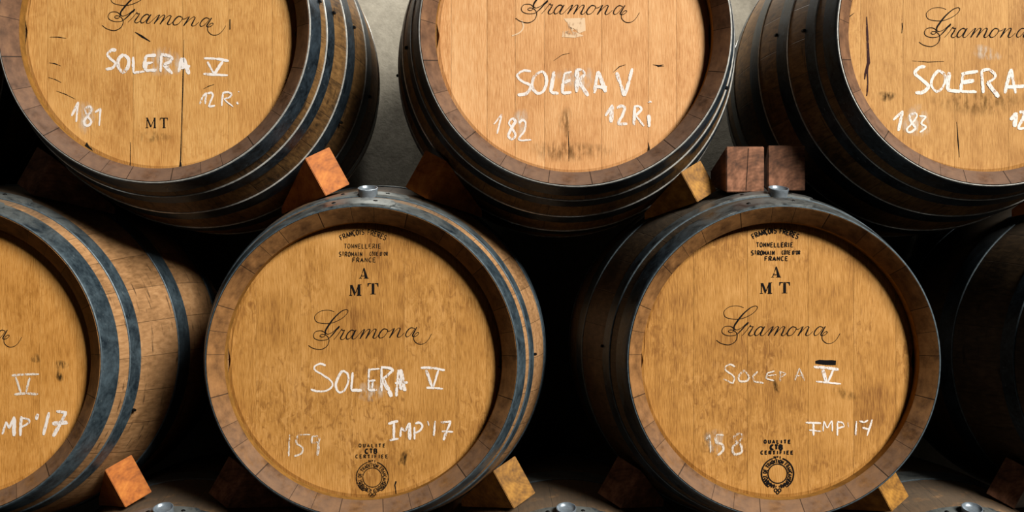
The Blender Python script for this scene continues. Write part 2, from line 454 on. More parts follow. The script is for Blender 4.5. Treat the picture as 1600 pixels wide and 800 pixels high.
def chalk(ink, head, strokes, ox, oy, sc, wpx=4.5, curve=True, rng=None):
    """hand drawn strokes; wide, uneven, each gone over with a second pass"""
    rng = rng or random.Random(int(ox*7+oy))
    for s in strokes:
        wp = wpx
        if isinstance(s, tuple): wp, s = s
        runs = [spline(s, 7)] if len(s) > 4 else [poly_line(list(ab), max(2, min(12, int(math.dist(*ab)/sc/1.4)))) for ab in zip(s, s[1:])]
        for q in runs:
            jj = .3 if math.dist(q[0], q[-1])/sc > 5 or len(s) > 4 else .05
            pts = [head.p(ox+x/sc+rng.uniform(-jj, jj), oy+y/sc+rng.uniform(-jj, jj)) for x, y in q]
            ws = []; ww = rng.uniform(.8, 1.05); n = len(pts)-1
            for i in range(n+1):
                ww = min(1.15, max(.65, ww+rng.uniform(-.09, .09)))
                e = min(i, n-i)
                ws.append(wp*K*ww*(.55 if e == 0 else .85 if e == 1 else 1))
            ink.ribbon(pts, ws)

def stencil(ink, head, ch, x, y, h, gap=True):
    """bold stencil capitals with serifs, centred on px (x, y)"""
    def P(*pts): ink.poly([head.p(x+a*h, y-(b-.5)*h) for a, b in pts])
    if ch == 'A':
        P((-.42, 0), (-.14, 0), (-.14, .05), (-.42, .05)); P((.04, 0), (.5, 0), (.5, .05), (.04, .05))
        P((-.33, .05), (-.25, .05), (-.10, .42), (-.15, .47)); P((-.12, .54), (-.08, .50), (.06, .88), (.0, 1))
        P((.02, 1), (.14, .05), (.42, .05), (.10, 1)); P((-.16, .22), (.08, .22), (.08, .28), (-.14, .28))
    elif ch == 'M':
        P((-.55, 0), (-.28, 0), (-.28, .05), (-.55, .05)); P((-.45, .05), (-.38, .05), (-.38, .93), (-.45, .93))
        P((-.52, .95), (-.26, .95), (.02, .24), (-.03, .02), (-.08, .02), (-.42, .9)); P((.02, .32), (.26, .95), (.20, .62), (.04, .20))
        P((.20, .05), (.44, .05), (.44, .95), (.22, .95)); P((.14, 0), (.54, 0), (.54, .06), (.14, .06)); P((.20, .95), (.54, .95), (.54, 1), (.22, 1))
    elif ch == 'T':
        P((-.12, .06), (.12, .06), (.12, .93), (-.12, .93)); P((-.24, 0), (.24, 0), (.24, .05), (-.24, .05))
        P((-.48, 1), (-.16, 1), (-.16, .93), (-.34, .92), (-.43, .68), (-.48, .68)); P((.48, 1), (.16, 1), (.16, .93), (.34, .92), (.43, .68), (.48, .68))
        P((-.12, .96), (.12, .96), (.12, 1), (-.12, 1))
def serif_letter(ink, head, ch, x, y, h):
    def S(w, *pts):
        q = poly_line([head.p(x+a*h, y-(b-.5)*h) for a, b in pts], 2); ink.ribbon(q, [w*h*K]*len(q))
    if ch == 'M':
        S(.07, (-.38, 0), (-.38, 1)); S(.13, (-.38, 1), (0, .1)); S(.07, (0, .1), (.38, 1)); S(.14, (.38, 1), (.38, 0))
        for a in (-.38, .38): S(.05, (a-.14, .02), (a+.14, .02)); S(.05, (a-.1, .98), (a+.1, .98))
    else:
        S(.14, (0, 0), (0, 1)); S(.06, (-.36, .97), (.36, .97)); S(.05, (-.36, .97), (-.36, .76)); S(.05, (.36, .97), (.36, .76)); S(.05, (-.16, .02), (.16, .02))

def cooper_stamp(head, x, y, bold):
    """cooper's mark at the top of the head, (x, y) = px of the letter A"""
    ink = Ink(); b = bold
    arc_text(ink, head, 'FRANÇOIS FRERES', x-1.5, y+7.5, 72, -30, 30, 7.6, 1.25*b)
    line_text(ink, head, 'TONNELLERIE', x-31, x+26, y-42.5, 6.8, 1.0*b)
    line_text(ink, head, 'StROMAIN', x-39, x-3, y-30, 6.8, 1.05*b)
    line_text(ink, head, "CÔTE D'OR", x+9, x+37, y-30.5, 5.6, .95*b)
    line_text(ink, head, 'FRANCE', x-18, x+18, y-21, 6.6, 1.15*b)
    return ink
def quality_stamp(head, x, y, bold):
    """round seal low on the head, (x, y) = px of the ring's centre"""
    ink = Ink(); b = bold
    line_text(ink, head, 'QUALITE', x-21, x+20, y-50, 5, 1.25*b, 1.0)
    line_text(ink, head, 'CTB', x-11, x+7, y-41.3, 6.6, 2.1*b, .5)
    line_text(ink, head, 'CERTIFIEE', x-26, x+24, y-33, 5, 1.25*b, .9)
    line_text(ink, head, 'No1', x-6, x+5, y-25.5, 4, .9*b)
    for r, a0, a1, wd in ((25, 18, 146, 1.4), (25, -146, -18, 1.4), (15, 0, 360, 1.3)):
        pts = [head.p(x+r*math.sin(math.radians(a0+(a1-a0)*i/40)), y-r*math.cos(math.radians(a0+(a1-a0)*i/40))) for i in range(41)]
        ink.ribbon(pts, [wd*K*b]*41)
    arc_text(ink, head, 'FÛT DE TRADITION FRANÇAISE', x, y, 19.6, -128, 128, 5.2, 1.0*b)
    # oak leaves and acorns closing the ring at its foot
    for sgn in (-1, 1):
        for k, (a, ln) in enumerate(((4, 11), (20, 12), (36, 12))):
            q = math.radians(180-sgn*a); bx, by = x+20.5*math.sin(q), y-20.5*math.cos(q)
            dx, dy = sgn*math.cos(math.radians(12+k*16)), -math.sin(math.radians(12+k*16))
            nx, ny = -dy, dx; up = []; dn = []
            for i in range(13):
                u = i/12; wv = (2.9*math.sin(PI*u)**.7)*(1+.3*math.sin(u*19))
                cx, cy = bx+dx*ln*u, by+dy*ln*u
                up.append(head.p(cx+nx*wv, cy+ny*wv)); dn.append(head.p(cx-nx*wv, cy-ny*wv))
            if bold > 1.2:
                for i in range(12):
                    if i % 4 != 2: ink.poly([up[i], up[i+1], dn[i+1], dn[i]])
            else:
                ink.ribbon(up, [1.0*K]*13); ink.ribbon(dn, [1.0*K]*13)
                ink.ribbon([head.p(bx, by), head.p(bx+dx*ln*.8, by+dy*ln*.8)], [.8*K]*2)
    for ax, ay in ((-3, 26), (3, 26), (0, 29)):
        pts = [head.p(x+ax+2.2*math.cos(i*PI/5), y+ay+2.6*math.sin(i*PI/5)) for i in range(11)]
        ink.ribbon(pts, [1.2*K*b]*11)
    return ink

def patch(name, head, cx, cy, rx, ry, mat, parent, tilt=0, lift=.0003):
    """soft-edged rubbed patch on the head with a fade towards its rim"""
    bm = bmesh.new(); lay = bm.verts.layers.float.new('fade'); ca, sa = math.cos(tilt), math.sin(tilt)
    rings = []
    for k in range(5):
        row = []
        for i in range(20):
            a = 2*PI*i/20; u = k/4*(1+.12*math.sin(3*a+cx))
            dx, dy = rx*u*math.cos(a), ry*u*math.sin(a)
            q = head.p(cx+dx*ca-dy*sa, cy+dx*sa+dy*ca)
            v = bm.verts.new((q[0], -lift, q[1])); v[lay] = max(0, 1-(k/4)**1.6); row.append(v)
        rings.append(row)
    for k in range(4):
        for i in range(20):
            a, b, c, d = rings[k][i], rings[k][(i+1) % 20], rings[k+1][(i+1) % 20], rings[k+1][i]
            bm.faces.new((a, b, c, d))
    o = obj(name, bm, mat, parent, smooth=False); o.location = (0, HD, 0)
    return o

# ------------------------------------------------------------------ barrels
LEN, RH, RB, RIN = .90, .300, .376, .2715
def rad(t): return RB-(RB-RH)*((t-LEN/2)/(LEN/2))**2
HOOPS_UP = [(.0010, .044), (.070, .104), (.172, .221), (.318, .374)]
HOOPS_LOW = [(.0010, .051), (.084, .120), (.275, .335)]
NS = 144

def body_mesh():
    ts = [LEN*i/40 for i in range(41)]
    prof = [(RH-.001, .0015)]+[(rad(x), x) for x in ts[1:-1]]+[(RH-.001, LEN-.0015)]
    prof += [(RIN+.004, LEN-.026), (RIN-.006, LEN-.05), (RB-.05, LEN/2), (RIN-.006, .066), (RIN+.006, .032)]
    return lathe(prof, NS)
def chime_mesh(y0=0):
    f = 1 if y0 == 0 else -1
    prof = [(RH-.0005, .0010), (RH-.0010, 0), (RIN+.001, .0245), (RIN, .0260), (RIN+.006, .0295)]
    return lathe([(r, y0+f*y) for r, y in prof], NS)
def croze_mesh():
    return lathe([(RIN, .0262), (RIN-.0005, HD+.012), (RIN+.004, HD+.012), (RIN+.004, .0300)], NS)
def hoop_mesh(a, b, th=.0026, extra=0, a0=0, a1=2*PI, n=NS):
    bev = .0012; e = extra
    out = [(rad(a)+e, a), (rad(a)+th-bev+e, a), (rad(a+bev)+th+e, a+bev)]
    for i in range(1, 5):
        y = a+bev+(b-a-2*bev)*i/5; out.append((rad(y)+th+e, y))
    out += [(rad(b-bev)+th+e, b-bev), (rad(b)+th-bev+e, b), (rad(b)+e, b)]
    bm = lathe(out, n, True, a0, a1)
    for f in bm.faces:            # rubbed bare along both edges; bright tone on upper hoops also paints glints
        c = f.calc_center_median()
        if c.y < a+bev or c.y > b-bev: f.material_index = 1
    return bm
def lap_mesh(a, b, a0, a1, th=.0026):
    """overlapping hoop end, its free end cut with rounded corners"""
    bm = bmesh.new(); n = 26; rows = []; full = th
    for i in range(n+1):
        u = i/n; q = a0+(a1-a0)*u
        d = (1-u)*(a1-a0)*RH
        cr = (b-a)*.33
        ins = 0 if d > cr else cr-math.sqrt(max(0, cr*cr-(cr-d)**2))
        ya, yb = a+.001+ins, b-.001-ins
        th = full*(.42+.58*min(1, u/.35))
        row = []
        for y, e in ((ya, th*.6), (ya, th*2.3), ((ya+yb)/2, th*2.4), (yb, th*2.3), (yb, th*.6)):
            r = rad(y)+e; row.append(bm.verts.new((r*math.sin(q), y, r*math.cos(q))))
        rows.append(row)
    for A, B in zip(rows, rows[1:]):
        for j in range(4): bm.faces.new((A[j], A[j+1], B[j+1], B[j]))
    bm.faces.new(rows[0]); bm.faces.new(rows[-1][::-1])
    return bm
def lean(t): return math.atan(2*(RB-RH)*(LEN/2-t)/(LEN/2)**2)
def dome(px, py, r, h, ang):
    """rivet head standing on the barrel surface at distance py behind the chime, angle ang"""
    bm = bmesh.new(); R0 = rad(py)+px; rows = []
    for k in range(5):
        a = k/4*PI/2; rr, hh = r*math.cos(a), h*math.sin(a)
        rows.append([bm.verts.new((rr*math.cos(2*PI*i/14), rr*math.sin(2*PI*i/14), hh)) for i in range(14 if k < 4 else 1)])
    for k in range(3):
        for i in range(14): bm.faces.new((rows[k][i], rows[k][(i+1) % 14], rows[k+1][(i+1) % 14], rows[k+1][i]))
    for i in range(14): bm.faces.new((rows[3][i], rows[3][(i+1) % 14], rows[4][0]))
    bm.faces.new(rows[0][::-1])
    bm.transform(Matrix.Rotation(ang, 4, 'Y') @ Matrix.Translation((0, py, R0)) @ Matrix.Rotation(lean(py), 4, 'X'))
    return bm
def nail_mesh(py, ang):
    """short hoop nail with a square head hooked over the hoop's rear edge"""
    bm = box_bm(-.0028, .0028, -.005, .005, -.002, .0052)
    bmesh.ops.bevel(bm, geom=bm.edges[:], offset=.0012, segments=2, affect='EDGES')
    bm.transform(Matrix.Rotation(ang, 4, 'Y') @ Matrix.Translation((0, py, rad(py)+.0022)) @ Matrix.Rotation(lean(py), 4, 'X'))
    return bm
def bung_mesh(py, ang):
    prof = [(0, -.006), (.0190, -.006), (.0196, .010), (.0205, .0150), (.0202, .0163), (.0188, .0165), (.0170, .0125), (.0125, .0092), (0, .0085)]
    bm = lathe([(r, y) for r, y in prof], 40, False)
    bmesh.ops.remove_doubles(bm, verts=bm.verts, dist=1e-5)
    bm.transform(Matrix.Rotation(ang, 4, 'Y') @ Matrix.Translation((0, py, rad(py)+.001)) @ Matrix.Rotation(lean(py)+.09+PI/2, 4, 'X'))
    return bm

def head_mesh(seams, seed, g=.00028):
    """planked head; seams are x positions in metres; bevelled where it enters the croze"""
    rng = random.Random(seed); bm = bmesh.new(); lay = bm.faces.layers.float.new('plank')
    R0, R1 = RIN-.007, RIN+.002
    xs = [-RIN]+sorted(seams)+[RIN]
    for a, b in zip(xs, xs[1:]):
        val = rng.random(); a += g if a > -RIN+1e-6 else 0; b -= g if b < RIN-1e-6 else 0
        n = 10
        def edge(x, R): return math.sqrt(max(0, R*R-x*x))
        for sgn in (1, -1):
            pass
        # front face, as columns
        colv = []
        for i in range(n+1):
            x = a+(b-a)*i/n; x0 = max(-R0*.99999, min(R0*.99999, x)); z0 = edge(x0, R0)
            x1 = x; z1 = edge(max(-R1, min(R1, x1)), R1)
            dip = g if i in (0, n) else 0
            colv.append([bm.verts.new((x1, .0035, -z1)), bm.verts.new((x0, dip, -z0)), bm.verts.new((x0, dip, -z0*.33)),
                         bm.verts.new((x0, dip, z0*.33)), bm.verts.new((x0, dip, z0)), bm.verts.new((x1, .0035, z1))])
        for A, B in zip(colv, colv[1:]):
            for j in range(5):
                try: f = bm.faces.new((A[j], B[j], B[j+1], A[j+1])); f[lay] = val
                except ValueError: pass
        for A in (colv[0], colv[-1]):      # sides of the plank going back into the seam
            bk = [bm.verts.new((v.co.x, .008, v.co.z)) for v in A]
            for j in range(5): f = bm.faces.new((A[j], A[j+1], bk[j+1], bk[j])); f[lay] = val
    # back board
    ring = [bm.verts.new((R1*math.sin(2*PI*i/96), .009, R1*math.cos(2*PI*i/96))) for i in range(96)]
    f = bm.faces.new(ring); f[lay] = .2
    return bm

MESH = {}
def shared(key, fn, mat):
    if key not in MESH:
        o = obj('proto', fn(), mat); MESH[key] = o.data; bpy.data.objects.remove(o)
    return MESH[key]
def part(name, key, fn, mat, parent, loc=None):
    o = bpy.data.objects.new(name, shared(key, fn, mat)); C.objects.link(o); o.parent = parent
    o.data.name = name
    if loc: o.location = loc
    return o

def barrel(cx, cy, hoops, kind, headmat, seams, label, group, bung_ang=0, dy=0, lap=(-.35, .13), nails=(), seed=1, gap=.00028):
    """(cx, cy): px of the chime's centre on the photograph, at 810 px per metre"""
    r = bpy.data.objects.new('wine_barrel', None); C.objects.link(r)
    X, Z = (cx-770)/810, CZ+(442-cy)/810
    r.location = (X, dy, Z)
    tag(r, label, 'barrel', group)
    sm, cm, hm = M['stave_'+kind], M['chime_wine' if kind == 'up' else 'chime_tan'], [M['hoop_low' if kind == 'low' else 'hoop_up'], M['edge' if kind == 'up' else 'edge_dull']]
    st = part('stave_body', 'body'+kind, body_mesh, sm, r)
    part('chime', 'chime'+kind, chime_mesh, cm, r)
    part('chime', 'chimeback'+kind, lambda: chime_mesh(LEN), cm, r)
    part('croze', 'croze', croze_mesh, M['croze'], r)
    hd = Head(cx, cy)
    hx = [hd.p(s, cy)[0] for s in seams]
    h = obj('head', head_mesh(hx, seed, gap), M[headmat], r, smooth=False); h.location = (0, HD, 0)
    part('rear_head', 'rear'+kind, lambda: lathe([(0, LEN-.046), (RIN+.004, LEN-.046), (RIN+.004, LEN-.056), (0, LEN-.056)], 64, False), M['stave_low'], r)
    front = []
    for i, (a, b) in enumerate(hoops):
        o = part('hoop', 'hoop%s%d' % (kind, i), lambda: hoop_mesh(a, b), hm, r); front.append(o)
        part('hoop', 'hoopback%s%d' % (kind, i), lambda: hoop_mesh(LEN-b, LEN-a), hm, r)
    a0, a1 = lap
    for i in (0, 1):
        a, b = hoops[i]
        q0, q1 = a0+i*.02, a1+i*.05
        obj('hoop_lap', lap_mesh(a, b, q0, q1), hm, front[i])
        for fr in (.38, .80):
            q = q0+(q1-q0)*fr
            obj('rivet', dome(.0045, (a+b)/2, .0052, .0036, q), M['iron'], front[i])
    for i, ang in nails:
        a, b = hoops[i]
        obj('hoop_nail', nail_mesh(b+.002, ang), M['iron'], front[i])
    bg = obj('bung', bung_mesh(.108 if kind == 'up' else .094, bung_ang), M['bung'], r)
    bg['label'] = 'silvery metal bung with a dished top'
    return r, h, hd

def in_head(ink, name, mat, h, label=None):
    o = ink.build(name, M[mat], h); o.location = (0, 0, 0)
    if label: o['label'] = label
    return o
def rub(name, hd, h, *a, **k):
    o = patch(name, hd, *a[:4], a[4], h, **k); o.location = (0, 0, 0); return o

CYL, CYU = 566, 44
UP = 'barrels of the upper row'; MID = 'barrels of the middle row'; LOW = 'barrels of the bottom row'
# ---- upper row
E, Eh, Ed = barrel(240, 41, HOOPS_UP, 'up', 'head_pale', [74, 142, 208, 285, 357, 425],
    'oak barrel chalked 181 and stamped MT, at the left of the upper row', UP, .1, seed=3,
    nails=((0, 1.38), (1, 1.41), (2, 1.42), (3, 1.75), (2, 2.0)))
Fb, Fh, Fd = barrel(899, 47, HOOPS_UP, 'up', 'head_tan', [705, 761, 805, 851, 940, 1013, 1057],
    'oak barrel chalked 182, in the middle of the upper row', UP, -.1, seed=8, nails=((0, 1.9), (1, -1.6), (3, -1.6)))
Gb, Gh, Gd = barrel(1553, 46, HOOPS_UP, 'up', 'head_straw', [1345, 1411, 1492, 1576, 1650, 1720],
    'oak barrel chalked 183 with a dark drip, at the right of the upper row', UP, .05, seed=12, nails=((1, -1.5), (2, -1.45)))
barrel(2213, 46, HOOPS_UP, 'up', 'head_pale', [2040, 2120, 2200, 2290, 2370], 'unseen oak barrel added beyond the right edge to block light, next to the 183 barrel', UP, .05, seed=52)  # added out of view to keep the key light off the wall
barrel(-419, 41, HOOPS_UP, 'up', 'head_pale', [-590, -510, -430, -340, -260], 'oak barrel added beyond the left edge to block light, in deep shade next to the 181 barrel', UP, .05, seed=53)  # added past the frame to shade and hide the wall at left
# ---- middle row
A_, Ah, Ad = barrel(-86, 564, HOOPS_LOW, 'low', 'head_amber', [-255, -170, -95, -20, 62, 120],
    'oak barrel chalked IMP 17 with blue grey hoops, cut by the left edge', MID, .0, seed=21, gap=.00012, lap=(-.5, .32), nails=((1, 1.9),))
B_, Bh, Bd = barrel(565, 566, HOOPS_LOW, 'low', 'head_gold', [400, 470, 548, 632, 712, 760],
    'oak barrel chalked 159, in the middle row left of centre', MID, .003, seed=25, gap=.00012, lap=(-.42, .20), nails=((1, 1.55), (2, 2.1)))
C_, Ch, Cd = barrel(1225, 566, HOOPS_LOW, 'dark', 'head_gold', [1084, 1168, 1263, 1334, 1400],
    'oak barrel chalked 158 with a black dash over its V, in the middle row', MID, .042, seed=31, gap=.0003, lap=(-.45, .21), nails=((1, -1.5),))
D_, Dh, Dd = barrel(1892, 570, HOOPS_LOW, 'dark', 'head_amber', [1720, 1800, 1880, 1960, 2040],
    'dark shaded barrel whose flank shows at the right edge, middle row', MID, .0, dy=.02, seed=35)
# ---- bottom row, only their tops in view
CYB = 1088
for cx, sd, lb, ba in ((240, 41, 'dusty barrel below, its top showing under the 181 barrel and left of 159', -.03),
                       (897, 42, 'dusty barrel below, its top showing between the 159 and 158 barrels', -.025),
                       (1553, 43, 'dusty barrel below, its top showing right of the 158 barrel', .0)):
    barrel(cx, CYB, HOOPS_LOW, 'low', 'head_gold', [cx-150, cx-70, cx+10, cx+95, cx+170], lb, LOW, ba, seed=sd)

# ------------------------------------------------------------------ writing on the heads
def name_script(h, hd, sx, sy, rot):
    k = Ink(); script(k, hd, sx, sy, rot, .9); in_head(k, 'cursive_name', 'ink', h, 'black cursive maker name')
name_script(Eh, Ed, 159.8, 39.4, 3.4)
name_script(Fh, Fd, 806, 28.3, .6)
name_script(Gh, Gd, 1435.8, 65.5, 0)
name_script(Bh, Bd, 482, 539.4, -2.2)
name_script(Ch, Cd, 1119.5, 531.5, 0)
name_script(Ah, Ad, -158.5, 537, 0)
name_script(Dh, Dd, 1786, 540, 0)

def writing(h, hd, strokes, ox, oy, sc, wpx, label, mat='chalk'):
    k = Ink(); chalk(k, hd, strokes, ox, oy, sc, wpx)
    in_head(k, 'chalk_writing', mat, h, label)
# 181
writing(Eh, Ed, [
 [(185,352),(155,348),(126,380),(150,412),(178,440),(160,472),(112,482)],
 [(240,378),(206,405),(200,462),(230,500),(262,475),(272,415),(240,378)],
 [(303,395),(306,506),(384,496)], [(392,390),(384,440),(386,490),(465,488)], [(388,390),(462,384)], [(392,442),(440,434)], (7,[(385,425),(388,480)]),
 [(500,380),(495,500)], [(498,380),(545,386),(572,404),(560,430),(515,448)], (6,[(515,448),(575,512)]),
 (6,[(642,402),(620,500)]), (6,[(650,402),(692,516)]), [(620,470),(700,462)], (6,[(645,430),(650,480)])], 140, 0, 4.446, 5, 'white chalk word SOLERA')
writing(Eh, Ed, [(5,[(795,405),(880,408),(968,424)]), [(790,514),(960,524)], [(818,428),(865,515)], [(925,425),(868,515)], [(855,500),(880,508)]], 140, 0, 4.446, 4.2, 'white chalk numeral V with bars')
writing(Eh, Ed, [[(768,722),(786,672),(812,644),(802,722)], [(822,652),(845,644),(856,664),(838,712),(832,740),(872,734)],
 [(926,648),(918,736)], [(922,648),(960,640),(988,655),(968,680),(938,690),(998,742)], [(1038,634),(1034,640)], (5.5,[(1034,712),(1022,720)])], 140, 0, 4.446, 3, 'white chalk note 12Ri')
writing(Eh, Ed, [[(320,518),(350,455),(340,545)], [(402,472),(380,488),(394,520),(408,545),(390,562),(375,545),(394,515),(410,490),(402,472)], [(424,502),(450,484),(443,562)]], 0, 0, 2.857, 3.6, 'white chalk number 181')
rub('chalk_smear', Ed, Eh, 134, 182, 15, 28, M['smear']); rub('chalk_smear', Ed, Eh, 258, 98, 34, 24, M['smear'])
k = Ink(); serif_letter(k, Ed, 'M', 236, 192, 16); serif_letter(k, Ed, 'T', 256.5, 192, 16); in_head(k, 'stamped_letters', 'ink', Eh, 'black printed letters MT')
k = Ink()
k.poly([Ed.p(x, y) for x, y in ((136, 222), (139, 228), (144, 233), (149, 244), (139, 243), (129, 236), (131, 230))])
k.poly([Ed.p(x, y) for x, y in ((281.5, 250), (283.5, 254), (285, 266), (279.5, 266))])
k.ribbon([Ed.p(287.5, 62), Ed.p(287, 100), Ed.p(286, 140), Ed.p(284, 200), Ed.p(282.5, 252)], [.3*K, 1.1*K, 1.5*K, 1.1*K, 1.7*K])
k.ribbon([Ed.p(359.5, 30), Ed.p(359.5, 46)], [1.3*K, 1.6*K])
k.ribbon([Ed.p(204, 222), Ed.p(204, 264)], [.5*K, 1.1*K])
in_head(k, 'crack', 'crack', Eh, 'dark cracks between planks')
k = Ink(); k.ribbon([Ed.p(211, 50), Ed.p(222, 57), Ed.p(235, 65)], [1*K, 3.4*K, 1*K]); in_head(k, 'scratch', 'ink_worn', Eh)
for q in ((78, 58, 104, 60, 1.3), (77, 98, 95, 103, 1.6), (76, 121, 96, 129, 1.2), (88, 142, 118, 155, 1.2), (318, 139, 335, 132, 1.4)):
    k = Ink(); k.ribbon([Ed.p(q[0], q[1]), Ed.p((q[0]+q[2])/2, (q[1]+q[3])/2-1), Ed.p(q[2], q[3])], [.5*K, q[4]*K, .5*K]); in_head(k, 'scratch', 'ink_worn', Eh)
rub('smudge', Ed, Eh, 240, 214, 28, 10, M['soft_stain'])
# 182
writing(Fh, Fd, [
 [(180,405),(140,401),(102,428),(128,460),(178,488),(155,530),(105,540)],
 [(232,408),(196,440),(188,495),(218,530),(252,515),(270,460),(256,414),(232,408)],
 (5.5,[(312,405),(292,525),(337,530)]), [(372,415),(362,470),(358,530),(410,525)], [(370,418),(412,408)], [(364,470),(406,455)],
 (6.5,[(442,395),(440,525)]), [(440,395),(470,396),(488,420),(450,460)], (6,[(450,460),(505,545)]),
 (5.5,[(560,405),(540,530)]), (6,[(562,405),(606,525)]), (6,[(538,492),(612,495)]),
 (6,[(666,410),(690,480),(711,545)]), (5.5,[(756,388),(738,460),(713,545)])], 780, 0, 3.635, 4.6, 'white chalk words SOLERA V')
writing(Fh, Fd, [(4.5,[(603,658),(645,595)]), (6,[(642,598),(635,695)]), [(668,615),(692,602),(712,612),(700,655),(678,702),(727,702)],
 (5,[(770,605),(765,712)]), [(765,605),(795,602),(812,622),(775,655)], [(775,655),(822,716)], (6,[(850,652),(852,722)]), [(846,584),(855,575),(864,582)]], 780, 0, 3.635, 4, 'white chalk note 12Ri')
writing(Fh, Fd, [(3,[(90,555),(126,510),(105,597)]), [(172,528),(158,550),(175,578),(187,605),(170,622),(155,605),(170,572),(186,542),(172,528)],
 [(203,548),(220,536),(232,550),(226,585),(202,624),(258,624)]], 740, 0, 2.857, 4, 'white chalk number 182')
rub('chalk_smear', Fd, Fh, 814, 190, 12, 24, M['smear']); rub('chalk_smear', Fd, Fh, 902, 122, 34, 20, M['smear'])
for q in (((881, 29), (914, 28), (915, 48), (905, 52), (896, 44), (889, 46), (886, 36)), ((880, 48), (900, 50), (912, 56), (898, 59), (878, 58)), ((888, 40), (897, 46), (890, 54), (884, 52))):
    k = Ink(); k.poly([Fd.p(*p) for p in q]); in_head(k, 'paper_residue', 'paper', Fh, 'torn pale scrap of an old label')
k = Ink(); k.ribbon([Fd.p(x, y) for x, y in spline([(815, 32), (818, 42), (812, 51), (800, 56)], 6)], [2*K]*19)
in_head(k, 'chalk_mark', 'paper', Fh, 'pale curved mark')
for q in ((958, 113, 968, 104, 978, 101, 1.6), (1020, 101, 1030, 103, 1037, 101, 2.2), (1038, 103, 1028, 104, 1026, 102, 1.2), (865, 95, 878, 86, 890, 83, .8), (888, 205, 889, 228, 889, 252, 1.2), (1013, 222, 1014, 232, 1015, 242, 2.6), (759, 222, 761, 226, 762, 229, 2.2)):
    k = Ink(); k.ribbon([Fd.p(q[0], q[1]), Fd.p(q[2], q[3]), Fd.p(q[4], q[5])], [.5*K, q[6]*K, .6*K]); in_head(k, 'scratch', 'ink_worn', Fh)
rub('smudge', Fd, Fh, 888, 236, 70, 18, M['soft_stain']); rub('smudge', Fd, Fh, 884, 190, 12, 26, M['soft_stain'])
# 183
writing(Gh, Gd, [
 [(240,380),(205,384),(180,415),(216,450),(255,488),(228,522),(182,528)],
 [(315,398),(282,438),(274,486),(303,520),(340,492),(352,432),(315,398)],
 (6,[(375,410),(364,512),(440,520)]), [(455,415),(444,470),(440,520),(530,522)], [(442,420),(537,405)], (6,[(442,470),(515,458)]),
 (5,[(558,400),(568,530)]), [(556,402),(600,396),(636,428),(618,455),(590,468)], (6,[(590,468),(655,552)]),
 (5.5,[(725,392),(690,530)]), (6.5,[(726,392),(752,532)]), (5,[(692,495),(812,490)])], 1380, 0, 3.636, 5, 'white chalk word SOLERA')
writing(Gh, Gd, [(4.5,[(58,682),(110,630),(85,745)]), (3.2,[(186,642),(150,655),(160,695),(182,728),(152,752),(134,735),(162,702),(190,662),(186,642)]), (3.2,[(204,660),(240,664),(216,700),(242,722),(208,752)])], 1380, 0, 3.636, 3.2, 'white chalk number 183')
writing(Gh, Gd, [(6,[(724,682),(756,640),(745,722)]), (4.5,[(772,638),(802,640),(790,680),(768,726),(812,728)]), [(850,640),(848,730)], [(850,640),(895,655),(855,685),(900,735)], [(930,680),(930,735)]], 1380, 0, 3.636, 4.5, 'white chalk note 12Ri')
rub('chalk_smear', Gd, Gh, 1432, 190, 24, 27, M['smear']); rub('chalk_smear', Gd, Gh, 1541, 83, 24, 12, M['smear'], tilt=.3)
k = Ink()
k.ribbon([Gd.p(x, y) for x, y in ((1354, 26), (1355, 50), (1356, 75), (1357, 98), (1352, 115), (1351, 124))], [1.2*K, 3.4*K, 4*K, 5*K, 3*K, 1.4*K])
k.ribbon([Gd.p(x, y) for x, y in ((1357, 95), (1355, 110), (1356, 128), (1355, 143), (1354, 150))], [3.4*K, 2.6*K, 1.8*K, 2.6*K, 1.6*K])
in_head(k, 'wine_drip', 'stain', Gh, 'dark dried wine drip')
for q in ((1325, 37, 1326, 27, 1335, 20, 1.8), (1343, 150, 1346, 152, 1348, 154, 4), (1495, 190, 1497, 220, 1499, 246, 1.6), (1425, 95, 1450, 97, 1475, 96, 1), (1409, 30, 1410, 42, 1409, 52, 1.4)):
    k = Ink(); k.ribbon([Gd.p(q[0], q[1]), Gd.p(q[2], q[3]), Gd.p(q[4], q[5])], [.5*K, q[6]*K, .6*K]); in_head(k, 'scratch', 'ink_worn', Gh)
rub('smudge', Gd, Gh, 1385, 150, 16, 9, M['smudge']); rub('smudge', Gd, Gh, 1530, 160, 80, 22, M['soft_stain'])
# 159
writing(Bh, Bd, [
 (4,[(218,92),(180,82),(142,98),(146,128),(200,160),(258,205),(258,245),(215,270),(160,272),(113,260)]),
 [(332,128),(300,185),(288,240),(312,280),(350,262),(376,200),(368,150),(332,128)], (4.2,[(405,142),(395,265),(468,266)]),
 (3.6,[(520,115),(515,190),(515,265),(572,262)]), (3.2,[(512,122),(592,116)]), (3.2,[(520,202),(562,196)]), (4,[(545,205),(540,250)]),
 (4,[(606,105),(605,272)]), [(600,105),(655,110),(682,126),(650,158),(612,190)], (6.5,[(612,190),(655,265),(675,312)]),
 (4.4,[(722,122),(712,240),(708,310)]), (6,[(736,120),(752,200),(768,272)]), (5,[(700,216),(788,210)]), (5,[(732,180),(740,262)])], 460, 550, 4.443, 4.5, 'white chalk word SOLERA')
writing(Bh, Bd, [(3.6,[(878,108),(960,110),(1044,126)]), [(916,248),(975,250),(1032,255)], (4.5,[(915,125),(955,240)]), [(1000,125),(966,240)]], 460, 550, 4.443, 4, 'white chalk numeral V with bars')
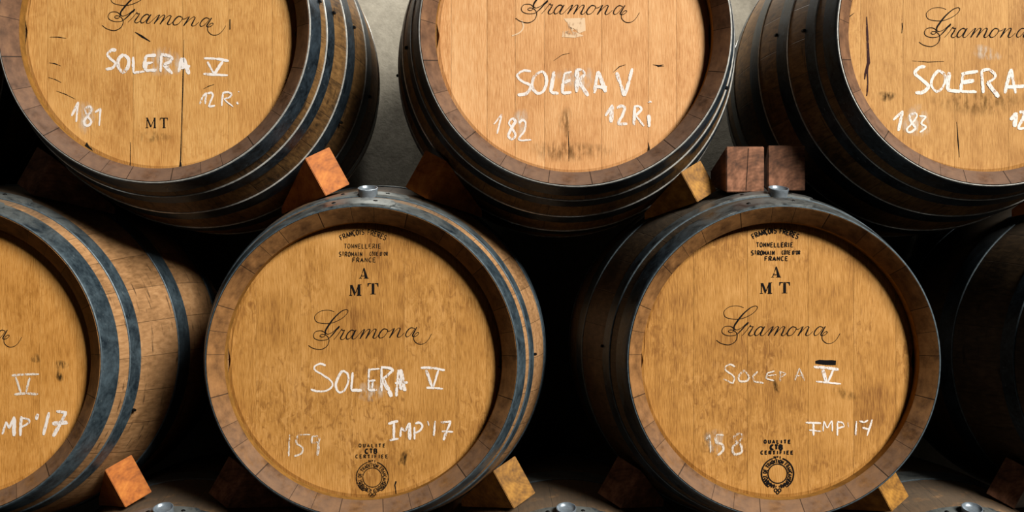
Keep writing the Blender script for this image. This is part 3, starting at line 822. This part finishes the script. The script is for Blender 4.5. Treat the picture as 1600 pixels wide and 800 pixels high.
writing(Bh, Bd, [[(652,497),(722,478)], [(692,490),(690,606)], [(660,612),(722,602)], [(735,588),(742,525),(768,550),(800,490)], (5,[(802,492),(800,608)]),
 (4.5,[(834,520),(834,608)]), [(840,495),(868,490),(888,515),(872,545),(838,562)], (2,[(925,480),(934,512)]), (3,[(978,478),(968,582)]), [(1018,488),(1088,482)], [(1085,484),(1058,545),(1035,612)], [(1022,550),(1102,554)]], 460, 550, 4.443, 3.8, 'white chalk note IMP 17')
writing(Bh, Bd, [(3,[(332,498),(328,582)]), (2.6,[(412,497),(364,499)]), [(364,500),(358,530),(382,548),(378,570),(350,582)], (3,[(448,502),(420,504),(418,530),(448,525)]), (5,[(448,505),(440,580)])], 320, 480, 2.5, 3.4, 'white chalk number 159', 'chalk_faint')
rub('smudge', Bd, Bh, 633, 713, 7, 15, M['smudge'], tilt=.5); rub('smudge', Bd, Bh, 628, 722, 7, 8, M['smudge'])
rub('chalk_smear', Bd, Bh, 580, 612, 26, 16, M['smear'])
in_head(cooper_stamp(Bd, 569, 427, 1.0), 'cooper_stamp', 'ink_worn', Bh, 'small black cooper stamp')
k = Ink(); stencil(k, Bd, 'A', 568, 427, 16.5); stencil(k, Bd, 'M', 555.5, 453, 17.5); stencil(k, Bd, 'T', 583, 451, 17.5); in_head(k, 'stamped_letters', 'ink', Bh, 'black stencil letters A M T')
in_head(quality_stamp(Bd, 582, 746, 1.0), 'quality_stamp', 'ink_worn', Bh, 'round black quality stamp')
k = Ink(); k.ribbon([Bd.p(619, 752), Bd.p(617, 758), Bd.p(619, 770), Bd.p(621, 782)], [2.5*K, 2*K, 1*K, .6*K]); in_head(k, 'scratch', 'ink_worn', Bh)
k = Ink(); k.ribbon([Bd.p(777, 572), Bd.p(784, 575), Bd.p(783, 582)], [1*K, 3*K, 1*K]); in_head(k, 'scratch', 'ink_worn', Bh)
# 158
writing(Ch, Cd, [[(302,102),(282,90),(258,100),(258,118),(298,150),(292,182)], (3.4,[(292,182),(248,160)]), [(348,118),(322,145),(326,170),(358,170),(370,150),(348,118)],
 [(412,124),(388,148),(394,172),(440,180)], (2.6,[(492,122),(458,132),(452,158),(490,168)]), (2,[(460,145),(502,140)]), (2.2,[(520,122),(520,172)]), (2,[(520,124),(548,134),(530,150)]),
 (2.2,[(612,108),(590,168)]), (2.2,[(612,108),(636,168)]), (2,[(594,146),(632,142)])], 1050, 540, 3.0775, 3.2, 'faded chalk word SOLERA', 'chalk_faint')
writing(Ch, Cd, [(4,[(682,102),(740,106),(802,116)]), (3.4,[(692,172),(812,184)]), (5,[(725,115),(742,176)]), (4.5,[(776,115),(750,176)])], 1050, 540, 3.0775, 3.8, 'white chalk numeral V with bars')
writing(Ch, Cd, [[(643,370),(716,372)], [(680,372),(680,432)], [(660,406),(716,412)], [(727,412),(731,365),(746,395),(768,362),(771,412)], [(795,368),(795,432)], [(795,365),(822,372),(828,388),(798,398)],
 (1.8,[(845,368),(849,392)]), [(886,362),(882,432)], (3,[(902,362),(922,369),(942,358)]), (3.6,[(962,356),(938,433)]), (3.4,[(916,395),(946,402)])], 1050, 540, 3.0775, 2.8, 'white chalk note IMP 17')
writing(Ch, Cd, [[(163,452),(182,428),(186,516)], [(248,430),(215,432),(212,464),(240,474),(246,502),(220,528)], [(322,422),(298,440),(318,465),(338,432),(322,422)], [(318,465),(292,490),(300,522),(334,512),(332,480),(318,465)]], 1050, 540, 3.0775, 3.2, 'faded chalk number 158', 'chalk_faint')
rub('chalk_smear', Cd, Ch, 1116, 688, 16, 20, M['smear'])
k = Ink(); k.ribbon([Cd.p(x, y) for x, y in ((1274, 566), (1280, 565.5), (1290, 566.5), (1300, 566.5), (1306, 567))], [4*K, 7*K, 7.5*K, 8*K, 7*K]); in_head(k, 'ink_dash', 'ink', Ch, 'thick black dash')
in_head(cooper_stamp(Cd, 1213, 425, 1.35), 'cooper_stamp', 'ink', Ch, 'small black cooper stamp')
k = Ink(); stencil(k, Cd, 'A', 1212, 425, 17); stencil(k, Cd, 'M', 1197, 450, 17.5); stencil(k, Cd, 'T', 1226, 449.5, 17.5); in_head(k, 'stamped_letters', 'ink', Ch, 'black stencil letters A M T')
in_head(quality_stamp(Cd, 1215, 740, 1.45), 'quality_stamp', 'ink', Ch, 'round black quality stamp')
rub('smudge', Cd, Ch, 1213, 606, 5, 14, M['smudge'], tilt=-.25); rub('smudge', Cd, Ch, 1106, 692, 14, 22, M['soft_stain']); rub('smudge', Cd, Ch, 1322, 616, 26, 9, M['soft_stain'], tilt=.3)
# the barrel cut by the left edge
writing(Ah, Ad, [(4.5,[(68,388),(140,382),(222,380)]), (3.4,[(82,495),(150,490),(216,494)]), [(90,395),(120,490)], [(170,400),(148,485)]], 0, 480, 3.639, 3.2, 'white chalk numeral V with bars', 'chalk_faint')
writing(Ah, Ad, [(4,[(14,722),(36,650)]), (3.4,[(36,650),(52,690),(82,622)]), (5.5,[(82,625),(80,732)]), (4.5,[(122,618),(116,732)]), [(118,630),(160,634),(170,655),(125,682)], (5.5,[(218,605),(206,640)]), (5,[(280,598),(248,728)]),
 (6,[(322,592),(382,598)]), (6,[(378,598),(345,660),(302,736)]), (6.5,[(298,662),(386,655)])], 0, 480, 3.639, 4, 'white chalk note IMP 17')
writing(Ah, Ad, [[(-95,585),(-110,582),(-122,592),(-100,605),(-98,618),(-122,618)], [(-80,590),(-88,610),(-76,618),(-70,600),(-80,590)], [(-58,588),(-60,616),(-46,616)]], 0, 0, 1, 4, 'white chalk letters')
rub('smudge', Ad, Ah, 93, 587, 6, 12, M['smudge'], tilt=-.2); rub('smudge', Ad, Ah, 56, 560, 9, 8, M['smudge']); rub('smudge', Ad, Ah, 96, 570, 12, 8, M['smudge'])

# ------------------------------------------------------------------ chocks between the barrels
def prism(p, mat, name, bev=.0011):
    """wedge: p = thick end (4 corners, round) then thin end (4 corners, round)"""
    c = sum((Vector(q) for q in p[:4]), Vector())/4
    bm = bmesh.new(); v = [bm.verts.new(Vector(q)-c) for q in p]
    for f in ((0, 1, 2, 3), (7, 6, 5, 4), (0, 4, 5, 1), (1, 5, 6, 2), (2, 6, 7, 3), (3, 7, 4, 0)): bm.faces.new([v[i] for i in f])
    bmesh.ops.bevel(bm, geom=bm.edges[:], offset=bev, segments=2, affect='EDGES')
    o = obj(name, bm, mat, None, smooth=True, angle=40); o.location = c
    return o
def chock(barrel_obj, side, mat, label, dx=0, dz=0, t0=.142, k=1.0):
    """thick end under the barrel's shoulder, facing outwards and forwards; thin end driven back under the belly"""
    bx, by, bz = barrel_obj.location
    tl = Vector((.254, t0, -.236)); bl = tl+(Vector((.297, t0, -.314))-tl)*k; wv = Vector((.046, .026, .027))
    p = [tl, tl+wv, bl+wv, bl]
    p += [Vector((.183, .292, -.327)), Vector((.229, .318, -.300)), Vector((.229, .318, -.312)), Vector((.183, .292, -.343))]
    out = []
    for i, q in enumerate(p):
        f = 1 if i < 4 else .25
        q = Vector((q.x+dx*f, q.y, q.z+dz*f)); q.x *= side
        out.append(q+Vector((bx, by, bz)))
    o = prism(out, M[mat], 'wooden_chock')
    return tag(o, label, 'wedge', 'wooden chocks between the barrels')
chock(E, 1, 'wedge_orange', 'bright orange wooden wedge under the right side of the 181 barrel', dx=.012, dz=-.001)
chock(E, -1, 'wedge_red', 'shaded wooden wedge under the left side of the 181 barrel')  # darker wood carries the shade on this side
chock(Fb, 1, 'wedge_gold', 'golden wooden wedge under the right side of the 182 barrel', dx=-.024, dz=-.022, k=.8)
chock(Fb, -1, 'wedge_orange', 'dark brown wooden wedge under the left side of the 182 barrel')
chock(Gb, 1, 'wedge_orange', 'brown wooden wedge at the right edge, under the 183 barrel')
chock(A_, 1, 'wedge_orange', 'orange wooden wedge at lower left, beside the IMP 17 barrel cut by the edge')
chock(B_, 1, 'wedge_gold', 'golden wooden wedge under the right side of the 159 barrel')
chock(B_, -1, 'wedge_red', 'shaded wooden wedge under the left side of the 159 barrel')  # shade put into the colour by using the darker wood
chock(C_, 1, 'wedge_gold', 'small golden wooden wedge under the right side of the 158 barrel', dx=-.024, dz=-.022, k=.8)
chock(C_, -1, 'wedge_red', 'shaded wooden wedge under the left side of the 158 barrel')  # darker wood chosen to deepen the shade here
chock(D_, -1, 'wedge_red', 'shaded, nearly black wooden wedge at the lower right edge under the shaded barrel')  # shade painted in with the darker wood

def block(x0, x1, side, mat, label, t0=.119):
    """squarer reddish wedge standing on the 158 barrel behind its bung; side = way its thin end points"""
    bx, by, bz = C_.location
    zb = bz+rad(t0)+.0036; zt = zb+.094
    X = lambda px: (px-770)/F*(1.95+t0)
    a, b = X(x0), X(x1)
    s = max(0, side)*.03
    zz = bz+rad(t0+.15)+.002
    p = [(a, t0, zt), (b, t0, zt), (b, t0, zb), (a, t0, zb),
         (a+s, t0+.15, zz+.033), (b+s, t0+.15, zz+.033), (b+s, t0+.15, zz), (a+s, t0+.15, zz)]
    o = prism(p, M[mat], 'wooden_block', .0016)
    return tag(o, label, 'block', 'reddish blocks on top of a barrel')
lb = block(1135, 1194, -1, 'wedge_red', 'reddish wooden block left of its twin, behind the bung of the 158 barrel')
block(1200, 1258, 1, 'wedge_red', 'darker reddish wooden block right of its twin, behind the bung of the 158 barrel', t0=.14)
bm = box_bm(-.0005, .0005, -.0006, .002, -.043, .043)
for v in bm.verts: v.co.x += .0025*math.sin(v.co.z*40)
sp = obj('split', bm, M['crack'], lb); sp.location = (.004, .119-lb.location.y, C_.location.z+rad(.119)+.0036+.047-lb.location.z)
